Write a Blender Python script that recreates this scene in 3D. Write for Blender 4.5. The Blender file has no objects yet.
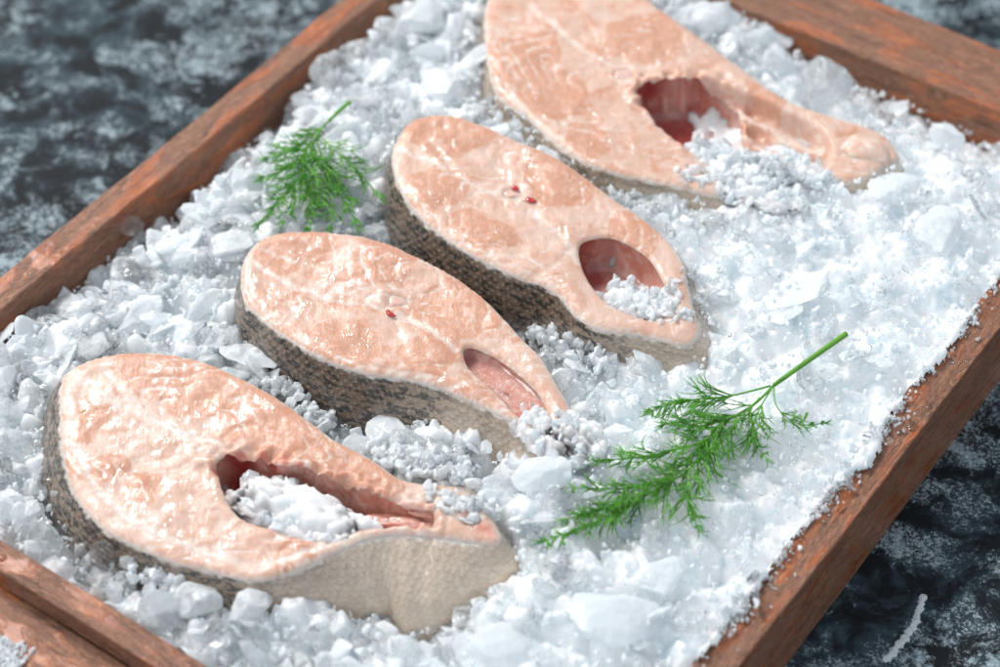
import bpy, bmesh, math, random
import numpy as np
from mathutils import Vector, Matrix, noise as mnoise
from mathutils.geometry import delaunay_2d_cdt
random.seed(7); rng = np.random.default_rng(7)
S = bpy.context.scene; COL = S.collection

# ---------------------------------------------------------------- camera, light, exposure
D, P, F = 92.0, math.radians(45.6), 2293.0
CAM = np.array([0, -D*math.cos(P), D*math.sin(P)])
FW = np.array([0, math.cos(P), -math.sin(P)]); RT = np.array([1., 0, 0]); UP = np.cross(RT, FW)
cd = bpy.data.cameras.new('camera'); cam = bpy.data.objects.new('camera', cd); COL.objects.link(cam)
cam.location = Vector(CAM*0.01); cam.rotation_euler = (math.pi/2-P, 0, 0)
cd.sensor_width = 36; cd.lens = F/1000*36; cd.clip_start = 0.05; cd.clip_end = 60
cd.dof.use_dof = True; cd.dof.focus_distance = 0.895; cd.dof.aperture_fstop = 6.3
S.camera = cam
W = bpy.data.worlds.new("World"); S.world = W; W.use_nodes = True
bg = W.node_tree.nodes['Background']; bg.inputs[0].default_value = (0.80, 0.90, 1.0, 1); bg.inputs[1].default_value = 0.66

def area(name, loc, target, sx, sy, power, color):
    l = bpy.data.lights.new(name, 'AREA'); l.shape = 'RECTANGLE'; l.size = sx; l.size_y = sy; l.energy = power; l.color = color
    o = bpy.data.objects.new(name, l); COL.objects.link(o); o.location = loc
    o.rotation_euler = (Vector(target)-Vector(loc)).to_track_quat('-Z', 'Y').to_euler(); return o
area('window_light', (-0.95, 1.30, 1.65), (0, 0, 0), 0.62, 0.50, 44, (1.0, 0.975, 0.95))
area('side_light', (-1.6, -0.1, 1.3), (0, 0, 0), 0.5, 0.5, 9, (1.0, 0.97, 0.94))
S.view_settings.view_transform = 'Standard'; S.view_settings.look = 'None'; S.view_settings.exposure = 0.04; S.view_settings.gamma = 1
S.cycles.max_bounces = 16; S.cycles.transmission_bounces = 10; S.cycles.diffuse_bounces = 10; S.cycles.glossy_bounces = 4
S.cycles.sample_clamp_indirect = 6.0; S.cycles.blur_glossy = 0.3

# ---------------------------------------------------------------- helpers (lengths in cm)
def at(px, py, z=0.0):
    d = FW*F + RT*(px-500) + UP*(333.5-py); t = (z-CAM[2])/d[2]; return CAM + d*t
AU = math.radians(54.9)
EU = np.array([math.cos(AU), math.sin(AU)]); EV = np.array([math.sin(AU), -math.cos(AU)])
def uv2(u, v): return EU*u + EV*v

def mat(name):
    m = bpy.data.materials.new(name); m.use_nodes = True; nt = m.node_tree; nt.nodes.clear(); return m, N(nt)
class N:
    def __init__(s, nt): s.nt = nt
    def n(s, t, ins=None, **at_):
        x = s.nt.nodes.new(t)
        for k, v in at_.items(): setattr(x, k, v)
        for k, v in (ins or {}).items():
            if isinstance(v, bpy.types.NodeSocket): s.nt.links.new(v, x.inputs[k])
            else: x.inputs[k].default_value = v
        return x
    def coord(s, sc=100.0, kind='Object', stretch=(1, 1, 1), rot=(0, 0, 0)):
        t = s.n('ShaderNodeTexCoord')
        return s.n('ShaderNodeMapping', {'Vector': t.outputs[kind], 'Scale': tuple(sc*q for q in stretch), 'Rotation': rot}).outputs[0]
    def noise(s, vec, scale, detail=4, rough=0.55, dist=0.0):
        return s.n('ShaderNodeTexNoise', {'Vector': vec, 'Scale': scale, 'Detail': detail, 'Roughness': rough, 'Distortion': dist}).outputs['Fac']
    def vor(s, vec, scale, feature='F1', rand=1.0, out='Distance', **k):
        i = {'Vector': vec, 'Scale': scale, 'Randomness': rand}; i.update(k)
        return s.n('ShaderNodeTexVoronoi', i, feature=feature).outputs[out]
    def ramp(s, fac, a, b, c0=0.0, c1=1.0, smooth=True):
        return s.n('ShaderNodeMapRange', {'Value': fac, 'From Min': a, 'From Max': b, 'To Min': c0, 'To Max': c1}, interpolation_type='SMOOTHSTEP' if smooth else 'LINEAR').outputs[0]
    def mix(s, f, a, b, mode='MIX'):
        x = s.n('ShaderNodeMix', data_type='RGBA', blend_type=mode)
        for k, v in ((0, f), (6, a), (7, b)):
            if isinstance(v, bpy.types.NodeSocket): s.nt.links.new(v, x.inputs[k])
            else: x.inputs[k].default_value = (*v, 1) if isinstance(v, tuple) and len(v) == 3 else v
        return x.outputs[2]
    def m(s, op, a, b=0.0, c=0.0):
        x = s.n('ShaderNodeMath', operation=op)
        for k, v in ((0, a), (1, b), (2, c)):
            if isinstance(v, bpy.types.NodeSocket): s.nt.links.new(v, x.inputs[k])
            else: x.inputs[k].default_value = v
        return x.outputs[0]
    def attr(s, name, out='Fac'): return s.n('ShaderNodeAttribute', attribute_name=name).outputs[out]
    def bump(s, h, strength, dist_cm, normal=None):
        i = {'Height': h, 'Strength': strength, 'Distance': dist_cm*0.01}
        if normal: i['Normal'] = normal
        return s.n('ShaderNodeBump', i).outputs[0]
    def pbr(s, **k):
        return s.n('ShaderNodeBsdfPrincipled', {kk.replace('_', ' '): v for kk, v in k.items()})
    def out(s, sh): s.n('ShaderNodeOutputMaterial', {'Surface': sh.outputs[0]})

def tagp(o, label=None, cat=None, group=None, kind=None):
    for k, v in (('label', label), ('category', cat), ('group', group), ('kind', kind)):
        if v: o[k] = v
    return o
ROOTLOC = {}
def empty(name, loc_cm):
    o = bpy.data.objects.new(name, None); COL.objects.link(o); o.location = Vector(loc_cm)*0.01; o.empty_display_size = 0.02
    ROOTLOC[o.name] = np.array(loc_cm, float); return o
def meshobj(name, verts, faces, m, parent=None, origin=None, smooth=True, attrs=None, uv=None):
    """verts: world cm. origin: object origin (top-level) ; with parent, relative to the parent's root."""
    verts = np.asarray(verts, dtype=np.float64)
    base = ROOTLOC[parent.name] if parent else (np.array(origin, float) if origin is not None else np.zeros(3))
    v = ((verts-base)*0.01).astype(np.float32)
    me = bpy.data.meshes.new(name)
    if isinstance(faces, np.ndarray):
        k = faces.shape[1]; nf = len(faces)
        me.vertices.add(len(v)); me.vertices.foreach_set('co', v.ravel())
        me.loops.add(nf*k); me.loops.foreach_set('vertex_index', faces.astype(np.int32).ravel())
        me.polygons.add(nf); me.polygons.foreach_set('loop_start', np.arange(0, nf*k, k, dtype=np.int32))
        me.update(calc_edges=True); me.validate()
    else:
        me.from_pydata(v.tolist(), [], faces)
    if smooth: me.polygons.foreach_set('use_smooth', np.ones(len(me.polygons), dtype=bool))
    for k, a in (attrs or {}).items():
        a = np.asarray(a, dtype=np.float32); a = a if a.ndim and len(a) == len(v) else np.full(len(v), a.ravel()[0], np.float32)
        at_ = me.attributes.new(k, 'FLOAT', 'POINT'); at_.data.foreach_set('value', a)
    if uv is not None:
        l = me.uv_layers.new(name='UVMap'); li = np.empty(len(me.loops), dtype=np.int32); me.loops.foreach_get('vertex_index', li)
        l.data.foreach_set('uv', np.asarray(uv, dtype=np.float32)[li].ravel())
    me.materials.append(m); me.update()
    o = bpy.data.objects.new(name, me); COL.objects.link(o)
    if parent: o.parent = parent; ROOTLOC[o.name] = base
    else: o.location = Vector(base)*0.01; ROOTLOC[o.name] = base
    return o

# numpy noise
def _vn(x, y, seed):
    xi = np.floor(x).astype(np.int64); yi = np.floor(y).astype(np.int64); fx = x-xi; fy = y-yi
    def h(a, b):
        n = (a*374761393 + b*668265263 + seed*974711) & 0xffffffff; n = ((n ^ (n >> 13))*1274126177) & 0xffffffff
        return ((n ^ (n >> 16)) & 0xffff)/65535.0
    fx = fx*fx*(3-2*fx); fy = fy*fy*(3-2*fy)
    return (h(xi, yi)*(1-fx)+h(xi+1, yi)*fx)*(1-fy)+(h(xi, yi+1)*(1-fx)+h(xi+1, yi+1)*fx)*fy
def fbm(x, y, scale, seed, octv=4):
    s = 0; a = 1; t = 0
    for o in range(octv): s = s + a*(_vn(x*scale*2**o+o*17.3, y*scale*2**o-o*9.1, seed+o)-.5)*2; t += a; a *= .5
    return s/t
def rubble(x, y, cell, seed, tilt=0.5, k=2.2):
    """faceted heap: highest of tilted, curved plates round jittered seeds"""
    X, Y = x/cell, y/cell; cx = np.floor(X).astype(np.int64); cy = np.floor(Y).astype(np.int64)
    def h(a, b, q):
        n = (a*374761393 + b*668265263 + (seed*13+q)*974711) & 0xffffffff; n = ((n ^ (n >> 13))*1274126177) & 0xffffffff
        return ((n ^ (n >> 16)) & 0xffff)/65535.0
    best = np.full(X.shape, -9.0)
    for i in (-1, 0, 1):
        for j in (-1, 0, 1):
            a, b = cx+i, cy+j
            dx = X-(a+h(a, b, 1)); dy = Y-(b+h(a, b, 2))
            r = np.abs(dx*np.cos(h(a, b, 6)*3.1)+dy*np.sin(h(a, b, 6)*3.1))
            q = np.abs(-dx*np.sin(h(a, b, 6)*3.1)+dy*np.cos(h(a, b, 6)*3.1))
            d = np.maximum(r, q*1.3)*0.7+np.hypot(dx, dy)*0.45
            v = h(a, b, 3)*.6+(h(a, b, 4)-.5)*2*tilt*dx+(h(a, b, 5)-.5)*2*tilt*dy-k*np.maximum(d-.28, 0)
            best = np.maximum(best, v)
    return best*cell
def segdist(px, py, poly, closed=True):
    a = np.asarray(poly)[:, :2]; b = np.roll(a, -1, axis=0)
    if not closed: a, b = a[:-1], b[:-1]
    out = np.full(px.shape, 1e9)
    for (x0, y0), (x1, y1) in zip(a, b):
        dx, dy = x1-x0, y1-y0; L = dx*dx+dy*dy+1e-12
        t = np.clip(((px-x0)*dx+(py-y0)*dy)/L, 0, 1)
        out = np.minimum(out, (px-x0-t*dx)**2+(py-y0-t*dy)**2)
    return np.sqrt(out)
def inside(px, py, poly):
    r = np.zeros(px.shape, bool); a = np.asarray(poly)[:, :2]; n = len(a)
    for i in range(n):
        x0, y0 = a[i]; x1, y1 = a[i-1]
        if y0 == y1: continue
        r ^= ((y0 > py) != (y1 > py)) & (px < (x1-x0)*(py-y0)/(y1-y0)+x0)
    return r
def catmull(pts, n_per=8, closed=True):
    p = np.asarray(pts, float); N_ = len(p); out = []
    rngk = range(N_) if closed else range(N_-1)
    for i in rngk:
        if closed: a, b, c, d = p[(i-1) % N_], p[i], p[(i+1) % N_], p[(i+2) % N_]
        else: a, b, c, d = p[max(i-1, 0)], p[i], p[i+1], p[min(i+2, N_-1)]
        for k in range(n_per):
            t = k/n_per
            out.append(.5*((2*b)+(-a+c)*t+(2*a-5*b+4*c-d)*t*t+(-a+3*b-3*c+d)*t**3))
    if not closed: out.append(p[-1])
    return np.array(out)
def resample(p, step, closed=True):
    q = np.vstack([p, p[:1]]) if closed else p
    L = np.r_[0, np.cumsum(np.linalg.norm(np.diff(q[:, :2], axis=0), axis=1))]
    n = max(6, int(L[-1]/step)); s = np.linspace(0, L[-1], n, endpoint=not closed)
    return np.stack([np.interp(s, L, q[:, k]) for k in range(q.shape[1])], 1)

# ---------------------------------------------------------------- materials
def m_table():
    m, n = mat('painted_slate'); c = n.coord()
    big = n.noise(c, .085, 5, .6, .8); mid = n.noise(c, .5, 6, .7, .5); fine = n.noise(c, 2.8, 6, .75, .2); vf = n.noise(c, 9, 4, .7)
    streak = n.noise(n.coord(stretch=(1, .35, 1), rot=(0, 0, -.7)), .9, 6, .7, .8)
    w = n.m('ADD', n.m('MULTIPLY', mid, .34), n.m('ADD', n.m('MULTIPLY', fine, .42), n.m('MULTIPLY', streak, .24)))
    w = n.m('ADD', w, n.m('MULTIPLY', n.m('SUBTRACT', big, .5), .35))
    white = n.ramp(w, .505, .56); dust = n.m('MULTIPLY', n.ramp(vf, .50, .62), n.ramp(n.m('ADD', mid, n.m('MULTIPLY', n.m('SUBTRACT', big, .5), .8)), .42, .56))
    base = n.mix(n.ramp(mid, .40, .60), (.006, .008, .011), (.036, .060, .074))
    base = n.mix(n.m('MULTIPLY', white, .62), base, (.36, .45, .49))
    base = n.mix(n.m('MULTIPLY', dust, .8), base, (.55, .62, .65))
    h = n.m('ADD', n.m('MULTIPLY', white, .5), n.m('MULTIPLY', fine, .6))
    n.out(n.pbr(Base_Color=base, Roughness=.60, Specular_IOR_Level=.15, Normal=n.bump(h, .6, .08))); return m
def m_wood(name='wet_wood', axis=AU, dark=1.0):
    m, n = mat(name)
    g = n.coord(rot=(0, 0, -axis)); gm = n.n('ShaderNodeMapping', {'Vector': g, 'Scale': (.12, 1, 1)}).outputs[0]
    grain = n.noise(gm, 6.5, 6, .7, .6); fine = n.noise(gm, 26, 4, .7); big = n.noise(gm, 1.4, 3, .6, .8); c = n.coord()
    wn = n.noise(n.n('ShaderNodeMapping', {'Vector': g, 'Scale': (.35, 1, 1)}).outputs[0], .8, 4, .6, .9); wet = n.ramp(wn, .48, .60)
    col = n.mix(n.ramp(grain, .30, .70), (.16*dark, .068*dark, .036*dark), (.47*dark, .225*dark, .125*dark))
    col = n.mix(n.ramp(fine, .44, .58, 0, .85), col, (.085*dark, .036*dark, .022*dark))
    pore = n.noise(n.n('ShaderNodeMapping', {'Vector': g, 'Scale': (.09, 1, 1)}).outputs[0], 42, 3, .6)
    col = n.mix(n.ramp(pore, .56, .64, 0, .8), col, (.05*dark, .02*dark, .013*dark))
    col = n.mix(n.ramp(big, .35, .65, 0, .3), col, (.40*dark, .19*dark, .13*dark))
    wetc = n.mix(n.ramp(grain, .25, .75), (.16*dark, .030*dark, .008*dark), (.62*dark, .175*dark, .042*dark))
    col = n.mix(n.m('MULTIPLY', wet, .85), col, wetc)
    # pale worn edges where the stain has rubbed thin
    col = n.mix(n.ramp(n.noise(c, 1.7, 5, .7), .58, .70, 0, .35), col, (.52*dark, .27*dark, .17*dark))
    ro = n.m('ADD', .58, n.m('MULTIPLY', wet, -.38))
    h = n.m('ADD', n.m('MULTIPLY', n.m('ADD', n.m('MULTIPLY', grain, .5), n.m('MULTIPLY', fine, .35)), n.m('SUBTRACT', 1.0, n.m('MULTIPLY', wet, .55))), n.m('MULTIPLY', wet, .5))
    cn = n.bump(n.m('ADD', n.noise(c, 3.0, 4, .6, .8), n.m('MULTIPLY', wn, 2.0)), .9, .22)
    n.out(n.pbr(Base_Color=col, Roughness=ro, Normal=n.bump(h, .7, .09), Coat_Weight=n.m('ADD', .12, n.m('MULTIPLY', wet, .5)), Coat_Roughness=.12, Coat_Normal=cn, Specular_IOR_Level=.35)); return m
def m_ice(name, cloud_lo, cloud_hi, rough=.12, tint=(.97, .99, 1.0), grain=1.0):
    """milky ice: white scattering body that lets light through, clear refracting patches where the ice has no bubbles"""
    m, n = mat(name); c = n.coord()
    cl = n.m('ADD', n.attr('cloud'), n.m('MULTIPLY', n.m('SUBTRACT', n.noise(c, 1.1, 4, .6, .5), .5), 1.2))
    cl = n.ramp(cl, .15, .75, cloud_lo, cloud_hi)
    b = n.bump(n.m('ADD', n.noise(c, 2.4, 2, .45, .5), n.m('MULTIPLY', n.noise(c, 9, 1.5, .5), .10*grain)), .8, .10)
    solid = n.pbr(Base_Color=(*tint, 1), Roughness=.10, IOR=1.31, Normal=b, Specular_IOR_Level=.7)
    tr = n.n('ShaderNodeBsdfTranslucent', {'Color': (*tint, 1), 'Normal': b})
    body = n.n('ShaderNodeMixShader', {0: .38}); n.nt.links.new(solid.outputs[0], body.inputs[1]); n.nt.links.new(tr.outputs[0], body.inputs[2])
    clear = n.pbr(Base_Color=(.985, .995, 1.0, 1), Roughness=rough, Transmission_Weight=1.0, IOR=1.31, Normal=b)
    mx = n.n('ShaderNodeMixShader', {0: cl}); n.nt.links.new(clear.outputs[0], mx.inputs[1]); n.nt.links.new(body.outputs[0], mx.inputs[2])
    n.out(mx); return m
def m_bed():
    m, n = mat('packed_ice'); c = n.coord()
    b = n.bump(n.m('ADD', n.m('MULTIPLY', n.vor(c, 4.0, 'SMOOTH_F1'), .6), n.m('MULTIPLY', n.noise(c, 9, 5, .65), .4)), .5, .09)
    gl = n.ramp(n.noise(c, .7, 5, .65, .8), .46, .70)
    col = n.mix(gl, (.94, .965, .98), (.76, .83, .87))
    n.out(n.pbr(Base_Color=col, Roughness=n.m('SUBTRACT', .40, n.m('MULTIPLY', gl, .25)), Subsurface_Weight=1.0, Subsurface_Radius=(.85, .97, 1.0), Subsurface_Scale=.010, IOR=1.31, Specular_IOR_Level=.7, Normal=b,
               Coat_Weight=n.m('MULTIPLY', gl, .6), Coat_Roughness=.12)); return m
def m_flesh():
    m, n = mat('raw_flesh'); c = n.coord(); fat = n.attr('fat'); red = n.attr('red'); lobe = n.attr('lobe')
    n1 = n.noise(c, .55, 5, .6, 1.0); n2 = n.noise(c, 1.9, 5, .62, 1.2); n3 = n.noise(c, 8, 4, .6, .6); n4 = n.noise(n.coord(rot=(0, 0, .6), stretch=(1, .35, 1)), 3.2, 5, .65, 1.8)
    col = n.mix(n.ramp(n1, .36, .66), (.72, .51, .41), (.675, .405, .295))
    lb = n.m('ADD', lobe, n.m('MULTIPLY', n.m('SUBTRACT', n.noise(c, 1.1, 4, .55, .8), .5), .9))
    col = n.mix(n.ramp(lb, .40, .56, 0, .85), col, n.mix(n1, (.655, .345, .22), (.60, .27, .155)))
    col = n.mix(n.ramp(n2, .50, .70, 0, .5), col, (.80, .56, .465))
    col = n.mix(n.ramp(n4, .57, .64, 0, .5), col, (.83, .63, .545))
    col = n.mix(n.ramp(n.m('ADD', fat, n.m('MULTIPLY', n.m('SUBTRACT', n2, .5), 1.3)), .30, .85, 0, .95), col, (.80, .67, .59))
    col = n.mix(n.ramp(n.m('ADD', red, n.m('MULTIPLY', n.m('SUBTRACT', n2, .5), .7)), .35, .95, 0, .9), col, (.62, .14, .09))
    col = n.mix(n.ramp(n.noise(c, .9, 5, .7, 1.5), .60, .72, 0, .45), col, (.78, .36, .27))
    col = n.mix(n.ramp(n3, .66, .74, 0, .22), col, (.70, .33, .24))
    hb = n.m('ADD', n.m('MULTIPLY', n2, .7), n.m('ADD', n.m('MULTIPLY', n3, .18), n.m('MULTIPLY', n4, .6)))
    b = n.bump(hb, .40, .10)
    wet = n.m('ADD', n.noise(n.coord(rot=(0, 0, .5), stretch=(1, .42, 1)), 1.1, 1.2, .40, 1.4), n.m('MULTIPLY', n.noise(n.coord(rot=(0, 0, -.4), stretch=(1, .5, 1)), 3.8, 1.0, .4, 1.5), n.ramp(n.noise(c, .5, 2), .46, .68, .0, .42)))
    bc = n.bump(wet, 1.0, .135)
    n.out(n.pbr(Base_Color=col, Roughness=.36, Subsurface_Weight=.9, Subsurface_Radius=(1.0, .5, .33), Subsurface_Scale=.0035, Specular_IOR_Level=.5, Normal=b,
               Coat_Weight=n.ramp(n.noise(c, .45, 3, .5), .42, .66, .08, .9), Coat_Roughness=.10, Coat_IOR=1.42, Coat_Normal=bc)); return m
def m_skin():
    m, n = mat('fish_skin'); uvc = n.coord(1.0, 'UV'); c = n.coord()
    dk = n.attr('dark'); t = n.attr('down')
    sep = n.n('ShaderNodeSeparateXYZ', {'Vector': uvc})
    wu = n.m('ADD', n.m('MULTIPLY', sep.outputs[0], 3.3), n.m('MULTIPLY', n.noise(c, 1.3, 1.5), 1.3)); wv = n.m('ADD', n.m('MULTIPLY', sep.outputs[1], 4.4), n.m('ADD', n.m('MULTIPLY', n.noise(c, 1.2, 1.5), 1.3), n.m('MULTIPLY', sep.outputs[0], .8)))
    row = n.m('FLOOR', wv); fv = n.m('FRACT', wv); fu = n.m('SUBTRACT', n.m('FRACT', n.m('ADD', wu, n.m('MULTIPLY', row, .5))), .5)
    c1 = n.m('SUBTRACT', .5, n.m('MULTIPLY', n.m('MULTIPLY', fu, fu), 2.0)); f2 = n.m('SUBTRACT', n.m('ABSOLUTE', fu), .5); c2 = n.m('SUBTRACT', .5, n.m('MULTIPLY', n.m('MULTIPLY', f2, f2), 2.0))
    s1 = n.m('SUBTRACT', fv, c1); s2 = n.m('SUBTRACT', n.m('ADD', fv, 1.0), c2); neg = n.m('LESS_THAN', s1, 0.0)
    sh = n.m('ADD', n.m('MULTIPLY', neg, s2), n.m('MULTIPLY', n.m('SUBTRACT', 1.0, neg), s1))
    cr = n.noise(c, 2.5, 3, .6)
    cam_ = n.n('ShaderNodeMapping', {'Vector': uvc, 'Scale': (.9, 2.4, 1), 'Rotation': (0, 0, .30)}).outputs[0]
    blot = n.noise(cam_, 1.9, 4, .6, .4)
    light = n.mix(cr, (.60, .44, .32), (.86, .71, .57)); mid = n.mix(cr, (.16, .10, .068), (.25, .165, .115))
    col = n.mix(dk, light, mid)
    bl = n.m('MULTIPLY', n.ramp(n.m('ADD', blot, n.m('MULTIPLY', cr, .25)), .60, .67), n.ramp(dk, .2, .7))
    col = n.mix(n.m('MULTIPLY', bl, .9), col, (.022, .019, .017))
    col = n.mix(n.m('MULTIPLY', n.ramp(sh, .02, .30, 1, 0), n.m('ADD', .24, n.m('MULTIPLY', dk, .30))), col, (.07, .048, .036))
    col = n.mix(n.ramp(sh, .75, 1.1, 0, .16), col, (.72, .62, .52))
    col = n.mix(n.m('MULTIPLY', n.ramp(n.noise(c, .9, 4), .45, .7), .12), col, (.30, .29, .20))
    # pale cut edge under the rim
    col = n.mix(n.ramp(n.m('ADD', t, n.m('MULTIPLY', n.m('SUBTRACT', n.noise(c, 2.2, 4), .5), .16)), -.01, .035, .9, 0), col, (.84, .76, .68))
    h = n.m('ADD', n.m('MULTIPLY', n.ramp(sh, 0, 1.0, smooth=False), .8), n.m('MULTIPLY', n.noise(c, 2.0, 2), .8))
    n.out(n.pbr(Base_Color=col, Roughness=n.ramp(cr, 0, 1, .16, .36), Specular_IOR_Level=1.0, Subsurface_Weight=.15, Subsurface_Scale=.002, Normal=n.bump(h, .9, .05), Coat_Weight=.4, Coat_Roughness=.10, Coat_Normal=n.bump(n.m('ADD', n.noise(c, 2.6, 1.5), n.m('MULTIPLY', sh, .12)), .9, .12))); return m
def m_lining():
    m, n = mat('belly_lining'); c = n.coord(); red = n.attr('red')
    n1 = n.noise(c, 1.4, 5, .6, .8); n2 = n.noise(n.coord(stretch=(1, 1, .3)), 4.5, 5, .6, .8)
    col = n.mix(n.ramp(n1, .35, .65), (.62, .24, .17), (.74, .44, .36))
    col = n.mix(n.ramp(n2, .50, .70, 0, .5), col, (.84, .64, .58))
    col = n.mix(n.ramp(n.m('ADD', red, n.m('MULTIPLY', n.m('SUBTRACT', n1, .5), .8)), .3, .9), col, (.36, .045, .032))
    n.out(n.pbr(Base_Color=col, Roughness=.28, Subsurface_Weight=.8, Subsurface_Radius=(1, .35, .25), Subsurface_Scale=.003, Coat_Weight=1.0, Coat_Roughness=.08, Normal=n.bump(n.m('ADD', n1, n.m('MULTIPLY', n2, .5)), .5, .12))); return m
def m_simple(name, col, rough=.4, var=.25, sc=3.0, **k):
    m, n = mat(name); c = n.coord(); f = n.noise(c, sc, 5, .6)
    cc = n.mix(f, tuple(q*(1-var) for q in col), tuple(min(1, q*(1+var)) for q in col))
    n.out(n.pbr(Base_Color=cc, Roughness=rough, Normal=n.bump(f, .3, .05), **k)); return m
def m_dill():
    m, n = mat('dill_leaf'); c = n.coord(); f = n.noise(c, 1.6, 4, .6); y = n.attr('young')
    col = n.mix(n.ramp(f, .3, .7), (.035, .16, .012), (.13, .43, .030)); col = n.mix(y, col, (.17, .40, .045))
    n.out(n.pbr(Base_Color=col, Roughness=.33, Subsurface_Weight=.25, Subsurface_Radius=(.4, 1, .2), Subsurface_Scale=.001, Specular_IOR_Level=.5)); return m
def m_water():
    m, n = mat('meltwater'); c = n.coord()
    n.out(n.pbr(Base_Color=(.98, .97, .96, 1), Roughness=.02, Transmission_Weight=1.0, IOR=1.33, Normal=n.bump(n.noise(c, 4, 3), .15, .05))); return m
M = dict(table=m_table(), wood=m_wood(), endwood=m_wood('wet_end_wood', AU-math.pi/2), floorwood=m_wood('tray_floor_wood', AU, .8),
         shard=m_ice('crushed_ice', .06, .84, .07), lump=m_ice('ice_lump', .08, .88, .07, grain=.6), grain=m_ice('ice_grains', .32, .95, .08), bed=m_bed(),
         flesh=m_flesh(), skin=m_skin(), lining=m_lining(), bone=m_simple('bone', (.80, .50, .42), .3, .12, 5, Coat_Weight=.8, Subsurface_Weight=.6, Subsurface_Scale=.003),
         blood=m_simple('blood', (.52, .022, .022), .15, .3, 8, Coat_Weight=1.0), fat=m_simple('fat_globule', (.80, .34, .14), .2, .2, 6, Coat_Weight=1.0, Subsurface_Weight=.8, Subsurface_Scale=.003),
         dill=m_dill(), water=m_water())

# ---------------------------------------------------------------- table
TZ = -4.4
def grid_mesh(x0, x1, y0, y1, step, zf):
    xs = np.arange(x0, x1+step/2, step); ys = np.arange(y0, y1+step/2, step); X, Y = np.meshgrid(xs, ys)
    V = np.stack([X.ravel(), Y.ravel(), zf(X, Y).ravel()], 1); nx = len(xs); i = np.arange(len(V)).reshape(X.shape)
    Fc = np.stack([i[:-1, :-1].ravel(), i[:-1, 1:].ravel(), i[1:, 1:].ravel(), i[1:, :-1].ravel()], 1)
    return V, Fc
V, Fc = grid_mesh(-150, 150, -120, 180, 3, lambda x, y: TZ+0*x)
tagp(meshobj('table_surface', V, Fc, M['table']), kind='structure')

# ---------------------------------------------------------------- tray
tray = empty('wooden_tray', (0, 0, TZ))
tagp(tray, 'reddish brown wooden tray with wet stained rails holding the ice and fish', 'tray')
def board(name, u0, u1, v0, v1, z0, z1, mt, seed, bev=.09):
    bm = bmesh.new(); bmesh.ops.create_cube(bm, size=1)
    for v in bm.verts:
        v.co = Vector(((u0+u1)/2+v.co.x*(u1-u0), (v0+v1)/2+v.co.y*(v1-v0), (z0+z1)/2+v.co.z*(z1-z0)))
    long = 0 if (u1-u0) > (v1-v0) else 1
    es = [e for e in bm.edges if abs((e.verts[0].co-e.verts[1].co)[long]) > 1]
    bmesh.ops.bevel(bm, geom=bm.edges[:], offset=bev, segments=3, profile=.6, affect='EDGES')
    L = (u1-u0, v1-v0)[long]
    for k in range(1, int(L/1.0)):
        co = Vector((0, 0, 0)); co[long] = (u0, v0)[long]+k*1.0; no = Vector((0, 0, 0)); no[long] = 1
        bmesh.ops.bisect_plane(bm, geom=bm.verts[:]+bm.edges[:]+bm.faces[:], plane_co=co, plane_no=no)
    for v in bm.verts:
        a = v.co[long]; w = .035*math.sin(a*.31+seed)+.02*mnoise.noise(Vector((a*.8, seed, v.co.z)))
        v.co[1-long] += w; v.co.z += .05*mnoise.noise(Vector((a*.5, v.co[1-long]*.3, seed+5)))
    bm.verts.index_update()
    vs = [(*uv2(v.co.x, v.co.y), v.co.z) for v in bm.verts]; fs = [[v.index for v in f.verts] for f in bm.faces]; bm.free()
    return meshobj(name, vs, fs, mt, tray, smooth=False)
UO0, UI0, UI1, UO1 = -20.4, -19.3, 24.0, 25.1
board('side_board', -24.2, 28.6, -18.67, -17.30, TZ+.01, 0, M['wood'], 1)
board('side_board', -24.2, 28.6, 14.85, 16.30, TZ+.01, 0, M['wood'], 2)
board('end_divider', UO0, UI0, -17.297, 14.847, TZ+.6, 0, M['endwood'], 3, .07)
board('end_divider', UI1, UO1, -17.297, 14.847, TZ+.6, -.05, M['endwood'], 4, .07)
board('end_ledge', -24.15, UO0-.003, -17.297, 14.847, -1.9, -.95, M['endwood'], 5)
board('end_ledge', UO1+.003, 28.2, -17.297, 14.847, -1.2, -.22, M['endwood'], 6)
board('tray_floor', -24.1, 28.1, -17.297, 14.847, TZ+.02, TZ+.59, M['floorwood'], 7)

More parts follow.
